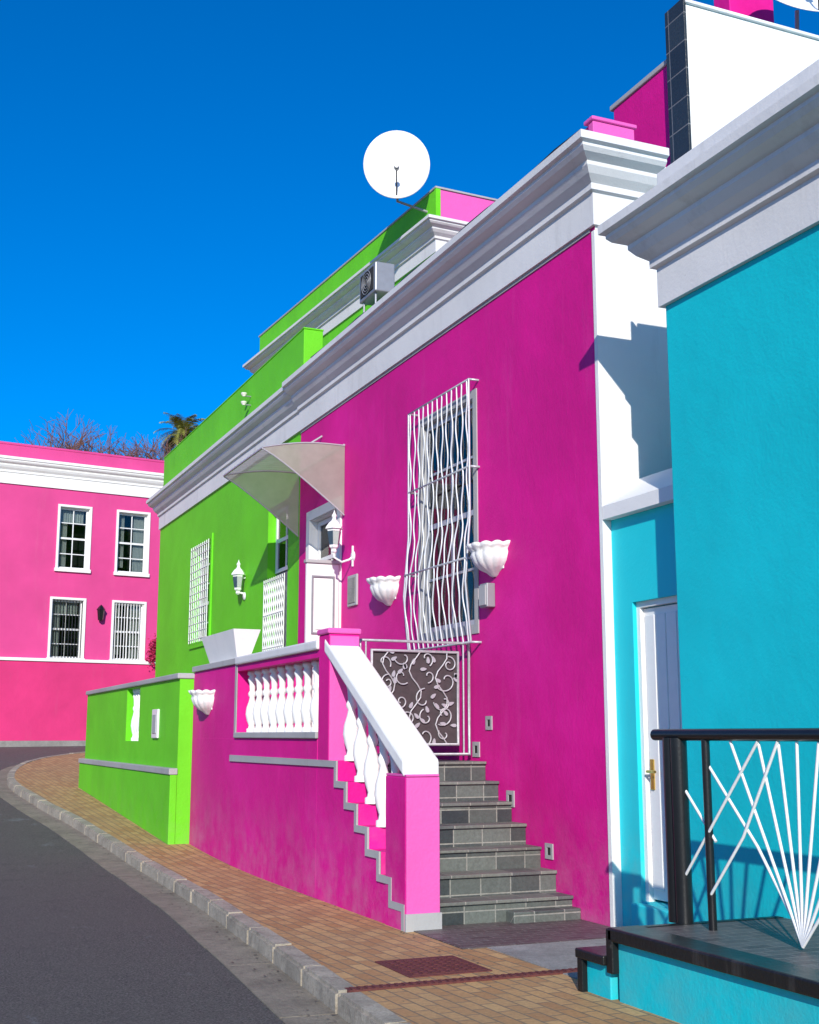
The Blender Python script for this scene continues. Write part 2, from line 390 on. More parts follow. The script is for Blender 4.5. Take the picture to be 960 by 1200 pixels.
def ring(name,P,u0,u1,z0,z1,t,w0,w1,mat,par,skipbottom=False):
    bm=bmesh.new()
    addbox(bm,P,u0-t,u0,w0,w1,z0-(0 if skipbottom else t),z1+t); addbox(bm,P,u1,u1+t,w0,w1,z0-(0 if skipbottom else t),z1+t)
    addbox(bm,P,u0,u1,w0,w1,z1,z1+t)
    if not skipbottom: addbox(bm,P,u0,u1,w0,w1,z0-t,z0)
    return fin(bm,name,mat,par)
ring('window_surround',F,*WIN,.09,-.012,.004,M_gry,mhse)
lining('window_reveal_lining',F,WIN,.012,-.002,.05,M_gry,mhse)
window(mhse,F,WIN[0]+.002,WIN[1]-.002,WIN[2]+.002,WIN[3]-.002,.045,2,4,M_silv,.07,[(0,.30,0,M_curtp),(.72,1,0.15,M_curtp),(.3,.45,.1,M_curt)])
lbox('yellow_cloth',F,11.98,12.3,.13,.14,2.85,3.3,M_yel,mhse,0)
gr=[]
y0,y1,z0,z1=11.72,13.38,2.56,5.42
N=13
rg=random.Random(4)
for i in range(N):
    y=y0+.05+(y1-y0-.10)*i/(N-1); amp=(.026 if i%2 else -.026); ph_=rg.uniform(-.5,.5)
    pts=[]
    for k in range(61):
        t=k/60; z=z0+(z1-z0)*t
        env=math.sin(math.pi*min(1,max(0,(t-.02)/.96)))
        pts.append((FX-.12-(.06*math.sin(math.pi*min(1,t/.45)) if t<.45 else 0),y+amp*math.sin(t*math.pi*9+ph_)*min(1,env*3),z))
    gr.append(pts)
gri=empty('window_grille')
tubes('wavy_bars',gr,.0085,M_bars,gri)
fr_=[]
for z in (z0,3.45,4.45,z1):
    o=.12+(.05 if z==3.45 else 0); fr_.append([(FX+.0,y0,z),(FX-o,y0,z),(FX-o,y1,z),(FX,y1,z)])
for y in (y0,y1): fr_.append([(FX-.12,y,z0),(FX-.18,y,3.2),(FX-.12,y,3.9),(FX-.12,y,z1)])
tubes('frame_bars',fr_,.013,M_silv,gri)
# front door
lining('door_reveal_lining',F,DOOR,.012,-.002,.16,M_wht,mhse)
window(mhse,F,DOOR[0]+.02,DOOR[1]-.02,3.55,DOOR[3]-.02,.10,2,2,M_wmet,.07,[(0,1,0,M_curt)])
lbox('front_door',F,16.17,17.33,.16,.21,1.37,3.53,M_wmet,mhse,.006)
for a,b in ((16.28,16.7),(16.8,17.22)):
    for c,d in ((1.55,2.3),(2.45,3.35)):
        lbox('door_panel',F,a,b,.145,.165,c,d,M_wmet,mhse,.01)
ring('door_surround',F,*DOOR,.14,-.03,.004,M_wht,mhse,True)
st=empty('open_door_leaf')
box('leaf',5.36,FX-.04,16.0,16.05,1.35,3.92,M_wmet,st,.008)
for (c,d) in ((2.95,3.75),(1.55,2.8)):
    xa,xb=5.43,FX-.11
    bm=bmesh.new(); t=.022
    addbox(bm,W,15.975,16.0,xa,xa+t,c,d); addbox(bm,W,15.975,16.0,xb-t,xb,c,d); addbox(bm,W,15.975,16.0,xa+t,xb-t,c,c+t); addbox(bm,W,15.975,16.0,xa+t,xb-t,d-t,d)
    fin(bm,'panel_moulding',M_gmet,st)
    box('panel_field',xa+.06,xb-.06,15.985,16.0,c+.06,d-.06,M_wmet,st,.007)
box('leaf_cap',5.34,FX-.02,15.97,16.08,3.92,3.97,M_gry,st,.01)
np_=box('number_plaque',FX-.03,FX+.0,15.35,15.7,3.3,3.72,M_gry,None,.01)
box('plaque_face',FX-.04,FX-.029,15.39,15.66,3.34,3.68,M_slab,np_,.004)
for i,(y,z) in enumerate([(11.55,1.72),(11.1,.98),(10.35,.54),(11.85,1.45)]):
    v=empty('wall_vent')
    bm=bmesh.new(); s=.07+.008*(i%2)
    addbox(bm,F,y-s,y-s*.5,-.012,.002,z-s,z+s); addbox(bm,F,y+s*.5,y+s,-.012,.002,z-s,z+s)
    addbox(bm,F,y-s*.5,y+s*.5,-.012,.002,z+s*.5,z+s); addbox(bm,F,y-s*.5,y+s*.5,-.012,.002,z-s,z-s*.5)
    fin(bm,'vent_frame',M_gry,v); lbox('vent_hole',F,y-s*.5,y+s*.5,-.004,.001,z-s*.5,z+s*.5,M_dark,v,0)
mb=empty('meter_box'); box('box',FX-.1,FX,11.38,11.55,2.9,3.15,M_gmet,mb,.01); box('lid',FX-.115,FX-.1,11.39,11.54,2.92,3.13,M_gry,mb,.004)
# ---------------------------------------------------------------- stairs and porch
PX=4.2
por=empty('porch_with_steps')
RI,TR,S0=.19,.28,9.95
for k in range(7):
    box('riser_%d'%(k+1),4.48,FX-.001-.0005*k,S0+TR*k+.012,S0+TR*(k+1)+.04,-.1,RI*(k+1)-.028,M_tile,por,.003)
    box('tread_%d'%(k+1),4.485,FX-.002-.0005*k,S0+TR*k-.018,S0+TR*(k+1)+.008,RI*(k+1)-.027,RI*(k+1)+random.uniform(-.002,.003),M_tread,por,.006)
box('bottom_step_apron',5.2,FX-.003,S0-.14,S0+.01,-.05,.10,M_tile,por,.01)
box('porch_floor',4.5,FX-.001,S0+7*TR+.01,17.5,-.1,1.331,M_tile,por,.01)
def zig(off):
    pts=[]
    for k in range(7):
        y=S0-.12+TR*k+off; z=RI*(k)-off+.02; z2=RI*(k+1)-off+.02
        pts+=[(y,max(z,-.05)),(y,z2)]
    return pts
up=zig(0)
poly=[(S0-.12,-.15)]+[(y,z) for y,z in up]+[(12.12,up[-1][1]),(12.12,-.15)]
vs=[(PX,y,z) for y,z in poly]+[(4.5,y,z) for y,z in poly]; n=len(poly)
mesh('stepped_side_wall',vs,[tuple(range(n)),tuple(range(n,2*n))]+[(i,(i+1)%n,n+(i+1)%n,n+i) for i in range(n)],M_mag,por)
lo=zig(.06); vs=[];fs=[]
U=[(S0-.12,-.05)]+up[1:]+[(12.12+3.3,up[-1][1])]; Lw=[(S0-.06,-.05)]+lo[1:]+[(12.12+3.3,up[-1][1]-.075)]
for (a,b) in zip(U,Lw): vs+=[(PX-.018,a[0],a[1]+.002),(PX-.018,b[0],b[1])]
m=len(vs); vs+=[(PX+.002,v[1],v[2]) for v in vs]
for i in range(len(U)-1):
    a=2*i; fs+=[(a,a+1,a+3,a+2),(a,a+2,m+a+2,m+a),(a+1,a+3,m+a+3,m+a+1)]
fs.append((m-2,m-1,2*m-1,2*m-2))
mesh('zigzag_trim',vs,fs,M_gry,por)
box('front_wall',PX,4.5,12.121,17.5,-.2,1.56,M_mag,por,.006)
box('balustrade_sill',PX-.03,4.53,12.1,15.22,1.562,1.63,M_gry,por,.01)
box('corner_wall',PX+.001,4.499,15.22,17.498,1.55,2.47,M_mag,por,.01)
box('corner_wall_cap',PX-.03,4.53,15.2,17.5,2.472,2.55,M_gry,por,.01)
box('corner_wall_edge_strip',PX-.008,PX+.004,15.2,15.28,1.63,2.47,M_gry,por,0)
box('top_rail',PX-.04,4.54,12.07,15.2,2.46,2.56,M_band,por,.02)
box('top_rail_underside',PX+.0,4.5,12.08,15.2,2.38,2.458,M_mag,por,.005)
box('return_wall',4.5,FX,17.3,17.5,1.3,2.5,M_mag,por,.006)
box('gate_pier',PX-.01,4.51,11.76,12.08,1.3,2.60,M_mag,por,.01)
box('gate_pier_painted_sun',PX-.005,4.505,11.745,11.759,1.3,2.58,M_pinkL,por,.003)  # thin panel: sunlit look of the magenta pier put into lighter colour
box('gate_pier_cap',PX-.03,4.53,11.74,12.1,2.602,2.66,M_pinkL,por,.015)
box('newel_pillar',PX-.012,4.5,9.81,10.26,-.1,1.25,M_mag,por,.012)
box('newel_pillar_painted_sun',PX-.008,4.496,9.795,9.809,.13,1.245,M_pinkL,por,.003)  # sunlight on this pillar face painted as a paler pink panel
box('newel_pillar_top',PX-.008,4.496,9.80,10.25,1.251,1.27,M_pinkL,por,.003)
box('newel_pillar_foot',PX-.02,4.51,9.782,9.808,-.05,.14,M_gry,por,.003)
def Pr(u,w,z): return (w,9.84+(11.9-9.84)*u,1.24+(2.42-1.24)*u+z)
lbox('sloping_rail',Pr,0,1,PX-.02,4.52,0,.15,M_wht,por,.025)
prof=[(.05,0),(.05,.05),(.034,.06),(.03,.1),(.05,.17),(.062,.26),(.055,.35),(.034,.44),(.026,.5),(.04,.53),(.04,.56),(.026,.6),(.032,.7),(.045,.76),(.032,.8),(.05,.83),(.05,.88)]
bal=lathe_data('baluster_mesh',prof,16,M_wht)
for i in range(10):
    y=12.27+(15.03-12.27)*i/9
    place('baluster_%d'%(i+1),bal,(4.35,y,1.63),por,(1.3,1.3,.75/.88),(0,0,i*1.3))
for k in range(5):
    y=10.42+.28*k; zb=RI*(int((y-(S0-.12))/TR)+1)+.02
    zt=1.24+(y-9.84)/2.06*1.18
    place('stair_baluster_%d'%(k+1),bal,(4.35,y,zb),por,(1.35,1.35,(zt-zb)/.88))
pb=empty('planter_box')
bm=bmesh.new()
x0,x1,ya,yb,za,zb=4.22,4.50,15.42,17.0,2.552,2.93
b_=[(x0+.06,ya+.1),(x1-.06,ya+.1),(x1-.06,yb-.1),(x0+.06,yb-.1)]; t_=[(x0-.04,ya-.05),(x1+.04,ya-.05),(x1+.04,yb+.05),(x0-.04,yb+.05)]
B=[bm.verts.new((x,y,za)) for x,y in b_]; T=[bm.verts.new((x,y,zb)) for x,y in t_]; T2=[bm.verts.new((x+(.04 if x<4.3 else -.04),y+(.04 if y<16 else -.04),zb)) for x,y in t_]
S=[bm.verts.new((x+(.05 if x<4.3 else -.05),y+(.05 if y<16 else -.05),zb-.08)) for x,y in t_]
bm.faces.new(B)
for i in range(4):
    j=(i+1)%4; bm.faces.new([B[i],B[j],T[j],T[i]]); bm.faces.new([T[i],T[j],T2[j],T2[i]]); bm.faces.new([T2[i],T2[j],S[j],S[i]])
bm.faces.new(S)
fin(bm,'trough',M_wht,pb)
# gate
gt=empty('wrought_iron_gate')
GY=11.92; gx0,gx1,gz0,gz1=4.58,5.82,1.40,2.56
def spiral(cx,cz,r,a0,turns,dr=1,n=26,y=GY):
    return [(cx+r*(1-t/n*.8)*math.cos(a0+dr*turns*2*math.pi*t/n),y,cz+r*(1-t/n*.8)*math.sin(a0+dr*turns*2*math.pi*t/n)) for t in range(n+1)]
tubes('gate_frame',[[(gx0,GY,gz0),(gx1,GY,gz0),(gx1,GY,gz1),(gx0,GY,gz1)],[(gx0+.13,GY,gz0+.1),(gx1-.13,GY,gz0+.1),(gx1-.13,GY,gz1-.1),(gx0+.13,GY,gz1-.1)]],.020,M_gate,gt,cyc=True)
tubes('gate_stiles',[[(gx0+.065,GY,gz0),(gx0+.065,GY,gz1)],[(gx1-.065,GY,gz0),(gx1-.065,GY,gz1)]],.010,M_gate,gt)
box('backing_panel',gx0+.13,gx1-.13,GY+.02,GY+.03,gz0+.1,gz1-.1,M_gback,gt,0)
sp=[];lv=[]
rr=random.Random(3)
for i in range(4):
    for j in range(5):
        cx=gx0+.27+(gx1-gx0-.54)*i/3+rr.uniform(-.05,.05); cz=gz0+.2+(gz1-gz0-.4)*j/4+rr.uniform(-.04,.04)
        sp.append(spiral(cx,cz,rr.uniform(.07,.13),rr.uniform(0,6.28),rr.uniform(.6,1.2),rr.choice((-1,1))))
        for q in range(2): lv.append((cx+rr.uniform(-.12,.12),cz+rr.uniform(-.12,.12),rr.uniform(0,3.14)))
for i in range(3):
    x=gx0+.32+i*.3; sp.append([(x+.07*math.sin(t*.9+i),GY,gz0+.1+(gz1-gz0-.2)*t/14) for t in range(15)])
tubes('vine_scrolls',sp,.008,M_gate,gt)
bm=bmesh.new()
for (x,z,a) in lv:
    pts=[]
    for k in range(8):
        t=k/8*2*math.pi; px=.036*math.cos(t); pz=.018*math.sin(t)*(1-.4*math.cos(t))
        pts.append((x+px*math.cos(a)-pz*math.sin(a),z+px*math.sin(a)+pz*math.cos(a)))
    for yy in (GY-.006,GY+.006): bm.faces.new([bm.verts.new((p[0],yy,p[1])) for p in pts])
fin(bm,'iron_leaves',M_silv,gt)
# ---------------------------------------------------------------- shell planters
def shell(x,y,z,s=1.0):
    e=empty('shell_planter')
    prof=[(.03,-.27),(.07,-.25),(.10,-.225),(.17,-.19),(.24,-.12),(.275,-.04),(.262,-.005),(.30,.01),(.325,.05),(.285,.06),(.22,.0),(.1,-.05),(.0,-.06)]
    vs=[];fs=[];n=64
    for (r,zz) in prof:
        for k in range(n+1):
            th=math.pi/2+math.pi*k/n
            sc_=1+.07*abs(math.sin(th*7))*(1 if r>.1 else 0)
            vs.append((x+r*s*sc_*math.cos(th)*.85,y+r*s*sc_*math.sin(th),z+zz*s+(.018*abs(math.sin(th*7)) if zz>.0 else 0)))
    for i in range(len(prof)-1):
        for k in range(n): a=i*(n+1)+k; fs.append((a,a+1,a+n+2,a+n+1))
    mesh('scalloped_bowl',vs,fs,M_wht,e,True)
    box('wall_plate',x-.01,x+.01,y-.2*s,y+.2*s,z-.2*s,z+.04*s,M_wht,e,.004)
shell(FX,11.38,3.48); shell(FX,14.25,3.45); shell(PX,16.6,2.12,.95)
# ---------------------------------------------------------------- lanterns
def lantern(x,y,z,arm=.28,h=.6):
    e=empty('wall_lantern')
    body=lathe_data('lb',[(.02,0),(.05,.03),(.04,.07),(.075,.1),(.115,.38),(.12,.4)],6,M_wmet)
    top=lathe_data('lt',[(.15,.4),(.14,.43),(.09,.5),(.045,.54),(.03,.58),(.045,.62),(.02,.66),(.0,.72)],6,M_wmet)
    gl=lathe_data('lg',[(.084,.14),(.119,.36)],6,M_glass)
    s=h/.72
    place('lantern_cage',body,(x-arm,y,z),e,(s,s,s)); place('lantern_roof',top,(x-arm,y,z),e,(s,s,s)); place('lantern_panes',gl,(x-arm,y,z),e,(s,s,s))
    if arm>.2: tubes('bracket_arm',[[(x-arm,y,z+.02),(x-arm,y,z-.05),(x-arm*.6,y,z-.11),(x-arm*.2,y,z-.07),(x,y,z-.02)],[(x-.01,y,z-.16),(x-.01,y,z+.12)]],.016,M_wmet,e)
    else: tubes('bracket_arm',[[(x-arm,y,z+.04),(x,y,z+.02)],[(x-arm,y,z+.3),(x,y,z+.3)]],.02,M_wmet,e)
    place('wall_rose',lathe_data('wr',[(.07,0),(.06,.02),(.02,.03)],16,M_wmet),(x,y,z-.02),e,rot=(0,R(-90),0))
lantern(FX,15.55,4.0); lantern(FX,20.9,4.0,.12,.62)
# ---------------------------------------------------------------- awning
aw=empty('door_awning')
ay0,ay1,ax=15.9,17.93,4.67
vs=[];fs=[];n=24
for i in range(n+1):
    y=ay0+(ay1-ay0)*i/n; rb=.008*(i%2)
    for k in range(9):
        t=k/8; vs.append((FX-.01-(FX-.01-ax)*t,y,5.60-.13*t+.05*math.sin(math.pi*t)+rb))
for i in range(n):
    for k in range(8): a=i*9+k; fs.append((a,a+1,a+10,a+9))
mesh('canopy_sheet',vs,fs,M_poly,aw)
for y in (ay0,ay1):
    top=[(FX-.01-(FX-.01-ax)*k/8,y,5.60-.13*k/8+.05*math.sin(math.pi*k/8)-.01) for k in range(9)]
    bot=[(FX-.01-(FX-.01-ax)*t/8,y,5.44-.84*(1-t/8)**1.15) for t in range(9)]
    mesh('side_panel',top+bot,[(k,k+1,10+k,9+k) for k in range(8)],M_poly,aw)
    tubes('side_frame',[bot,top],.012,M_silv,aw)
tubes('front_bar',[[(ax,ay0,5.45),(ax,ay1,5.45)],[(FX-.02,ay0,5.6),(FX-.02,ay1,5.6)],[(FX,16.9,5.95),(5.45,16.9,5.66)]],.016,M_silv,aw)
# ---------------------------------------------------------------- green house
gh=empty('green_house')
G=FP(FX+.01)
GW=(23.35,24.8,3.4,5.35); GD=(18.5,19.6,1.3,5.3)
wallh('facade_wall',G,17.901,28.2,-.3,7.0,[GW,GD],.3,M_grn,gh)
box('far_end_wall',FX+.02,16,28.0,28.199,-.3,7.0,M_grn,gh,0)
box('parapet',FX+.03,FX+.35,17.92,28.15,6.95,7.93,M_grn,gh,.01)
box('parapet_cap',FX+.02,FX+.36,17.91,28.18,7.932,7.96,M_grn,gh,.01)
box('flat_roof',FX+.3,16,17.9,28.1,6.8,6.95,M_roof,gh,0)
sweep('cornice',[(9,28.2),(FX+.01,28.2),(FX+.01,17.905)],cprof(6.26,6.97,.9),M_band,gh)
ring('window_surround',G,*GW,.10,-.03,.004,M_grn,gh)
window(gh,G,*GW,.14,3,5,M_wmet,.07,[(.0,.25,.0,M_curt),(.8,1,0,M_curt)])
gb=empty('window_grille')
L=[]
for i in range(10): L.append([(FX-.05,GW[0]+.02+i*.157,GW[2]),(FX-.05,GW[0]+.02+i*.157,GW[3])])
for i in range(13): L.append([(FX-.052,GW[0],GW[2]+.06+i*.152),(FX-.052,GW[1],GW[2]+.06+i*.152)])
tubes('lattice_bars',L,.010,M_wmet,gb)
lbox('door_leaf',G,18.52,19.58,.14,.2,1.3,4.2,M_gmet,gh,.01)
window(gh,G,18.52,19.58,4.22,5.28,.13,2,2,M_wmet,.06,[(0,1,.3,M_curt)])
sg=empty('security_gate')
L=[]
for i in range(11): L.append([(FX-.04,18.5+i*.11,1.3),(FX-.04,18.5+i*.11,4.1)])
for i in range(6): L.append([(FX-.042,18.5,1.35+i*.54),(FX-.042,19.6,1.35+i*.54)])
for i in range(10):
    for k in range(8): L.append([(FX-.04,18.5+i*.11,2.9+k*.14),(FX-.04,18.61+i*.11,3.04+k*.14)])
tubes('gate_bars',L,.009,M_wmet,sg)
for z in (7.44,7.60):
    s_=empty('roof_spotlight')
    place('lamp_head',lathe_data('sp',[(.02,-.03),(.05,0),(.055,.03),(.05,.035)],14,M_curt),(FX-.10,20.9,z),s_); tubes('arm',[[(FX+.03,20.9,z-.02),(FX-.10,20.9,z-.02)]],.012,M_gmet,s_)
dU=Vector((-.46,8.9)).normalized()
def UP(u,w,z): return (8.23+dU.x*u+dU.y*w,18.0+dU.y*u-dU.x*w,z)
lbox('upper_storey_wall',UP,0,8.9,0,7,6.9,10.75,M_grn,gh,0)
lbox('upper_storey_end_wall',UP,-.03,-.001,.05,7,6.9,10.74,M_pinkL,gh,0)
lbox('upper_storey_corner',UP,-.04,.02,-.01,.08,6.9,10.752,M_grn,gh,0)
lbox('upper_parapet_cap',UP,-.05,8.95,-.02,7,10.753,10.79,M_gry,gh,.008)
sweep('upper_cornice',[UP(8.95,3,0)[:2],UP(8.95,0,0)[:2],UP(-.03,0,0)[:2],UP(-.03,.6,0)[:2]],cprof(9.6,10.12,.9,.03),M_band,gh)
lbox('roof_terrace_wall',UP,.3,8.3,-.9,-.75,6.9,8.6,M_band,gh,.01)
ac=empty('air_conditioner')
ax0,ax1,ya,yb,za,zb=7.12,7.47,17.95,18.68,8.76,9.27
box('casing',ax0,ax1,ya,yb,za,zb,M_gmet,ac,.02)
box('grille_panel',ax0-.012,ax0,ya+.08,yb-.08,za+.06,zb-.06,M_dark,ac,.004)
tubes('fan_guard',[[(ax0-.02,ya+.365+.05*r_*math.cos(t*.3),za+.255+.05*r_*math.sin(t*.3)) for t in range(22)] for r_ in (1,2,3,4)],.004,M_silv,ac)
tubes('mount_feet',[[(ax0+.05,ya+.1,za),(ax0+.05,ya+.1,6.95)],[(ax0+.05,yb-.1,za),(ax0+.05,yb-.1,6.95)],[(ax1-.05,ya+.1,za),(ax1-.05,ya+.1,6.95)]],.02,M_gmet,ac)
gw=empty('green_garden_wall')
Q=FP(4.0)
HB=(20.3,21.4,1.5,2.36)
wallh('wall_face',Q,17.5,25.4,-.3,2.38,[HB],.25,M_grn,gw)
wallh('wall_back',lambda u,w,z:(4.25-w,u,z),17.5,25.4,-.3,2.38,[HB],.0,M_grn,gw)
box('end_near',4.0,4.25,17.485,17.5,-.3,2.4,M_grn,gw,0); box('end_far',4.0,FX,25.4,25.6,-.3,2.38,M_grn,gw,0)
box('coping',3.96,4.3,17.46,25.62,2.382,2.46,M_gry,gw,.015)
box('plinth',3.9,4.0,17.47,25.62,-.3,1.05,M_grn,gw,.01)
box('plinth_band',3.88,4.003,17.46,25.64,1.052,1.14,M_gry,gw,.01)
for i in range(5): place('baluster_%d'%(i+1),bal,(4.12,20.46+i*.2,1.5),gw,(1.1,1.1,.86/.88))
box('porch_floor',4.25,FX,17.5,25.4,-.2,1.2,M_tile,gw,0)
ml=empty('letter_box'); box('plate',3.965,4.0,18.75,19.15,1.55,1.98,M_wmet,ml,.01); box('slot',3.955,3.966,18.83,19.07,1.62,1.9,M_gry,ml,.004)
# ---------------------------------------------------------------- satellite dishes
def dish(loc,face,r,mountpts):
    e=empty('satellite_dish',loc)
    vs=[];fs=[];n=48;m=8
    for i in range(m+1):
        q=r*i/m
        for k in range(n): a=2*math.pi*k/n; vs.append((q*math.cos(a),q*math.sin(a)*1.10,.22*(q/r)**2*r))
    for i in range(m):
        for k in range(n): fs.append((i*n+k,i*n+(k+1)%n,(i+1)*n+(k+1)%n,(i+1)*n+k))
    d=mesh('reflector',vs,fs,M_wmet,e,True)
    sol=d.modifiers.new('s','SOLIDIFY'); sol.thickness=.012
    tubes('feed_arm',[[(0,-r*.98,.2*r),(0,-r*.55,r*.52),(0,-r*.35,r*.66)]],.012,M_dark,e)
    place('lnb_head',lathe_data('lnb',[(.03,-.06),(.045,-.04),(.045,.03),(.03,.06)],12,M_gmet),(0,-r*.33,r*.68),e)
    e.rotation_euler=Vector(face).to_track_quat('Z','Y').to_euler()
    bpy.context.view_layer.update()
    ms=tubes('mast',mountpts,.025,M_gmet,None)
    ms.parent=e; ms.matrix_parent_inverse=e.matrix_world.inverted()
dish((7.58,18.15,11.08),(-.42,-1,.02),.565,[[(7.63,18.27,11.0),(7.7,18.4,10.6),(8.25,18.3,10.45)]])
dish((9.35,10.2,10.02),(-.3,-.9,.6),.6,[[(9.35,10.3,9.9),(9.4,10.4,9.3),(9.4,10.4,6.9)]])
# ---------------------------------------------------------------- turquoise house
TX=5.6; TY=7.85
th=empty('turquoise_house')
box('main_wall',TX,14,-6,TY,-.3,6.0,M_tur,th,.012)
sweep('cornice',[(8,TY),(TX,TY),(TX,-6)],cprof(4.96,5.72,1.15,.04),M_band,th)
box('parapet',TX+.02,TX+.4,-6,TY-.02,6.001,6.1,M_band,th,.02)
box('parapet_face',TX-.03,TX,-6,TY+.01,5.75,6.09,M_band,th,.01)
D=FP(5.95)
TD=(7.9,8.98,.25,2.72)
wallh('side_passage_wall',D,7.8,9.277,-.3,3.5,[TD],.12,M_turL,th)
vs=[(5.86,7.83,3.48),(5.86,9.27,3.48),(6.25,9.27,3.48),(6.25,7.83,3.48),(5.86,7.83,3.60),(5.86,9.27,3.60),(6.25,9.27,3.88),(6.25,7.83,3.88)]
mesh('passage_coping',vs,[(0,1,2,3),(4,5,6,7),(0,1,5,4),(1,2,6,5),(2,3,7,6),(3,0,4,7)],M_wht,th)
box('pass_lower_fill',5.955,6.4,9.0,9.277,-.3,3.47,M_turL,th,0)
ring('door_frame',D,7.95,8.93,.25,2.67,.05,.04,.1,M_wht,th,True)
lbox('door_leaf',D,7.95,8.93,.08,.12,.27,2.66,M_wmet,th,.004)
for i in range(6): lbox('door_board_%d'%i,D,7.99+i*.155,8.13+i*.155,.068,.082,.35,2.6,M_wmet,th,.006)
lbox('handle_plate',D,8.83,8.88,.055,.07,1.15,1.4,M_brass,th,.004)
tubes('door_handle',[[(6.01,8.855,1.3),(5.96,8.855,1.3),(5.96,8.74,1.3)]],.012,M_brass,th)
box('door_threshold',5.84,5.949,7.201,8.98,-.1,.24,M_turL,th,.01)
tp=empty('turquoise_porch')
PZ=.42
box('platform',4.32,5.949,-6,6.8,-.2,PZ-.06,M_tur,tp,.008)
box('platform_top',4.5,5.949,-6,6.79,PZ-.06,PZ,M_mat,tp,.004)
box('black_coping',4.27,4.5,-6,6.84,PZ-.07,PZ+.012,M_blk,tp,.012)
box('black_coping_end',4.27,5.6,6.79,6.86,PZ-.26,PZ+.005,M_blk,tp,.01)
box('lower_step',4.30,5.949,6.861,7.15,-.2,.2,M_tur,tp,.008)
box('lower_step_coping',4.25,5.949,6.862,7.2,.2,.26,M_blk,tp,.01)
box('lower_step_edge',4.26,4.33,7.13,7.19,-.05,.2,M_blk,tp,.005)
rl=empty('metal_railing')
RX=4.85
tubes('top_rail',[[(RX,7.1,1.6),(RX,-5,1.6)]],.038,M_bmet,rl,4)
tubes('posts',[[(RX,6.92,PZ),(RX,6.92,1.58)],[(RX,6.84,PZ),(RX,6.84,1.58)]],.055,M_bmet,rl,3)
tubes('thin_posts',[[(RX,6.55,PZ-.0),(RX,6.55,1.58)],[(RX,4.2,PZ),(RX,4.2,1.58)]],.026,M_bmet,rl,3)
by=5.74
L=[]
for dy,z in ((.56,1.56),(.30,1.56),(.12,1.56),(-.04,1.56),(-.22,1.56),(-.42,1.56),(-.66,1.56),(-.66,1.2)):
    L.append([(RX,by,PZ+.02),(RX,by+dy,z)])
L+= [[(RX+.01,6.55,1.42),(RX+.01,6.1,.95),(RX+.01,by,.47)],[(RX-.01,6.8,.72),(RX-.01,6.03,1.56)],[(RX+.012,6.9,1.35),(RX+.012,6.5,.95)],[(RX-.012,6.55,.62),(RX-.012,6.2,1.0),(RX-.012,5.85,1.56)]]
tubes('starburst_rods',L,.0095,M_wmet,rl)
# ---------------------------------------------------------------- pink house
ph=empty('pink_house')
def PP(u,w,z): return (3.4+.989*u-.146*w,40.25+.146*u+.989*w,z)
holes=[(1.81,2.78,6.84,8.85),(3.75,4.76,6.84,8.85),(1.7,2.72,3.98,5.85),(3.72,4.74,3.98,5.85),(-2.2,-1.2,6.84,8.85),(-2.2,-1.2,3.98,5.85),(7.6,8.6,6.84,8.85)]
wallh('facade_wall',PP,-10,14,.8,10.68,holes,.3,M_pnk,ph)
lbox('body',PP,-10,14,.9,9,.8,10.5,M_pnk,ph,0)
lbox('left_wall',PP,-10.2,-10,0,9,.8,10.68,M_pnk,ph,0); lbox('right_wall',PP,14,14.2,0,9,.8,10.68,M_pnk,ph,0)
lbox('parapet_top',PP,-10.1,14.1,-.02,.35,10.682,10.76,M_pnk,ph,.02)
sweep('cornice',[PP(-10.2,0,0)[:2],PP(14.2,0,0)[:2]],cprof(9.42,10.25,.9,.05),M_wht,ph)
lbox('lower_wall',PP,-10,14,-.12,0,.8,3.86,M_pnkD,ph,.02)
lbox('string_course',PP,-10.05,14.05,-.17,.0,3.862,3.96,M_wht,ph,.01)
for i,h in enumerate(holes):
    ring('window_surround',PP,h[0],h[1],h[2]+.0,h[3],.07,-.04,.004,M_wht,ph,h[2]<5)
    lining('window_lining',PP,(h[0],h[1],h[2],h[3]),.012,-.002,.12,M_wht,ph)
    window(ph,PP,*h,.12,2,4,M_wmet,.07,[(0,.3,0.1,M_curt),(.6,1,0,M_curt)] if i%2 else [(0,.35,.0,M_curt),(.2,.9,.75,M_curt)])
    lbox('sill',PP,h[0]-.10,h[1]+.10,-.08,.1,h[2]-.1 if h[2]>5 else h[2]-.01,h[2]+.014,M_wht,ph,.006)
    if h[2]<5:
        L=[[PP(h[0]+.08+k*.1,.02,h[2]),PP(h[0]+.08+k*.1,.02,h[3])] for k in range(10)]
        tubes('window_bars',L,.013,M_wmet if i==3 else M_bmet,ph)
pl=empty('wall_lantern')
pc=PP(3.25,-.15,5.4)
place('lantern_cage',lathe_data('pl',[(.03,-.2),(.09,-.15),(.12,.15),(.15,.17),(.05,.3),(.0,.34)],6,M_bmet),pc,pl)
tubes('bracket_arm',[[PP(3.25,0,5.5),PP(3.25,-.12,5.6),PP(3.25,-.15,5.45)]],.02,M_bmet,pl)
lbox('pavement_edge',PP,-14,20,-.8,-.12,.9,1.42,M_slab,None,.02).name='pavement'
bm=bmesh.new()
for i in range(500):
    t=random.random(); c=Vector(PP(5.02+random.gauss(0,.10)+.12*t,-.25+random.gauss(0,.10),3.95+.7*t+random.gauss(0,.10)))
    a=Vector((random.gauss(0,1),random.gauss(0,1),random.gauss(0,1))).normalized()*.045; b=a.orthogonal().normalized()*.035
    bm.faces.new([bm.verts.new(c+v) for v in (a,b,-a,-b)])
fin(bm,'bougainvillea_plant',M_leaf)
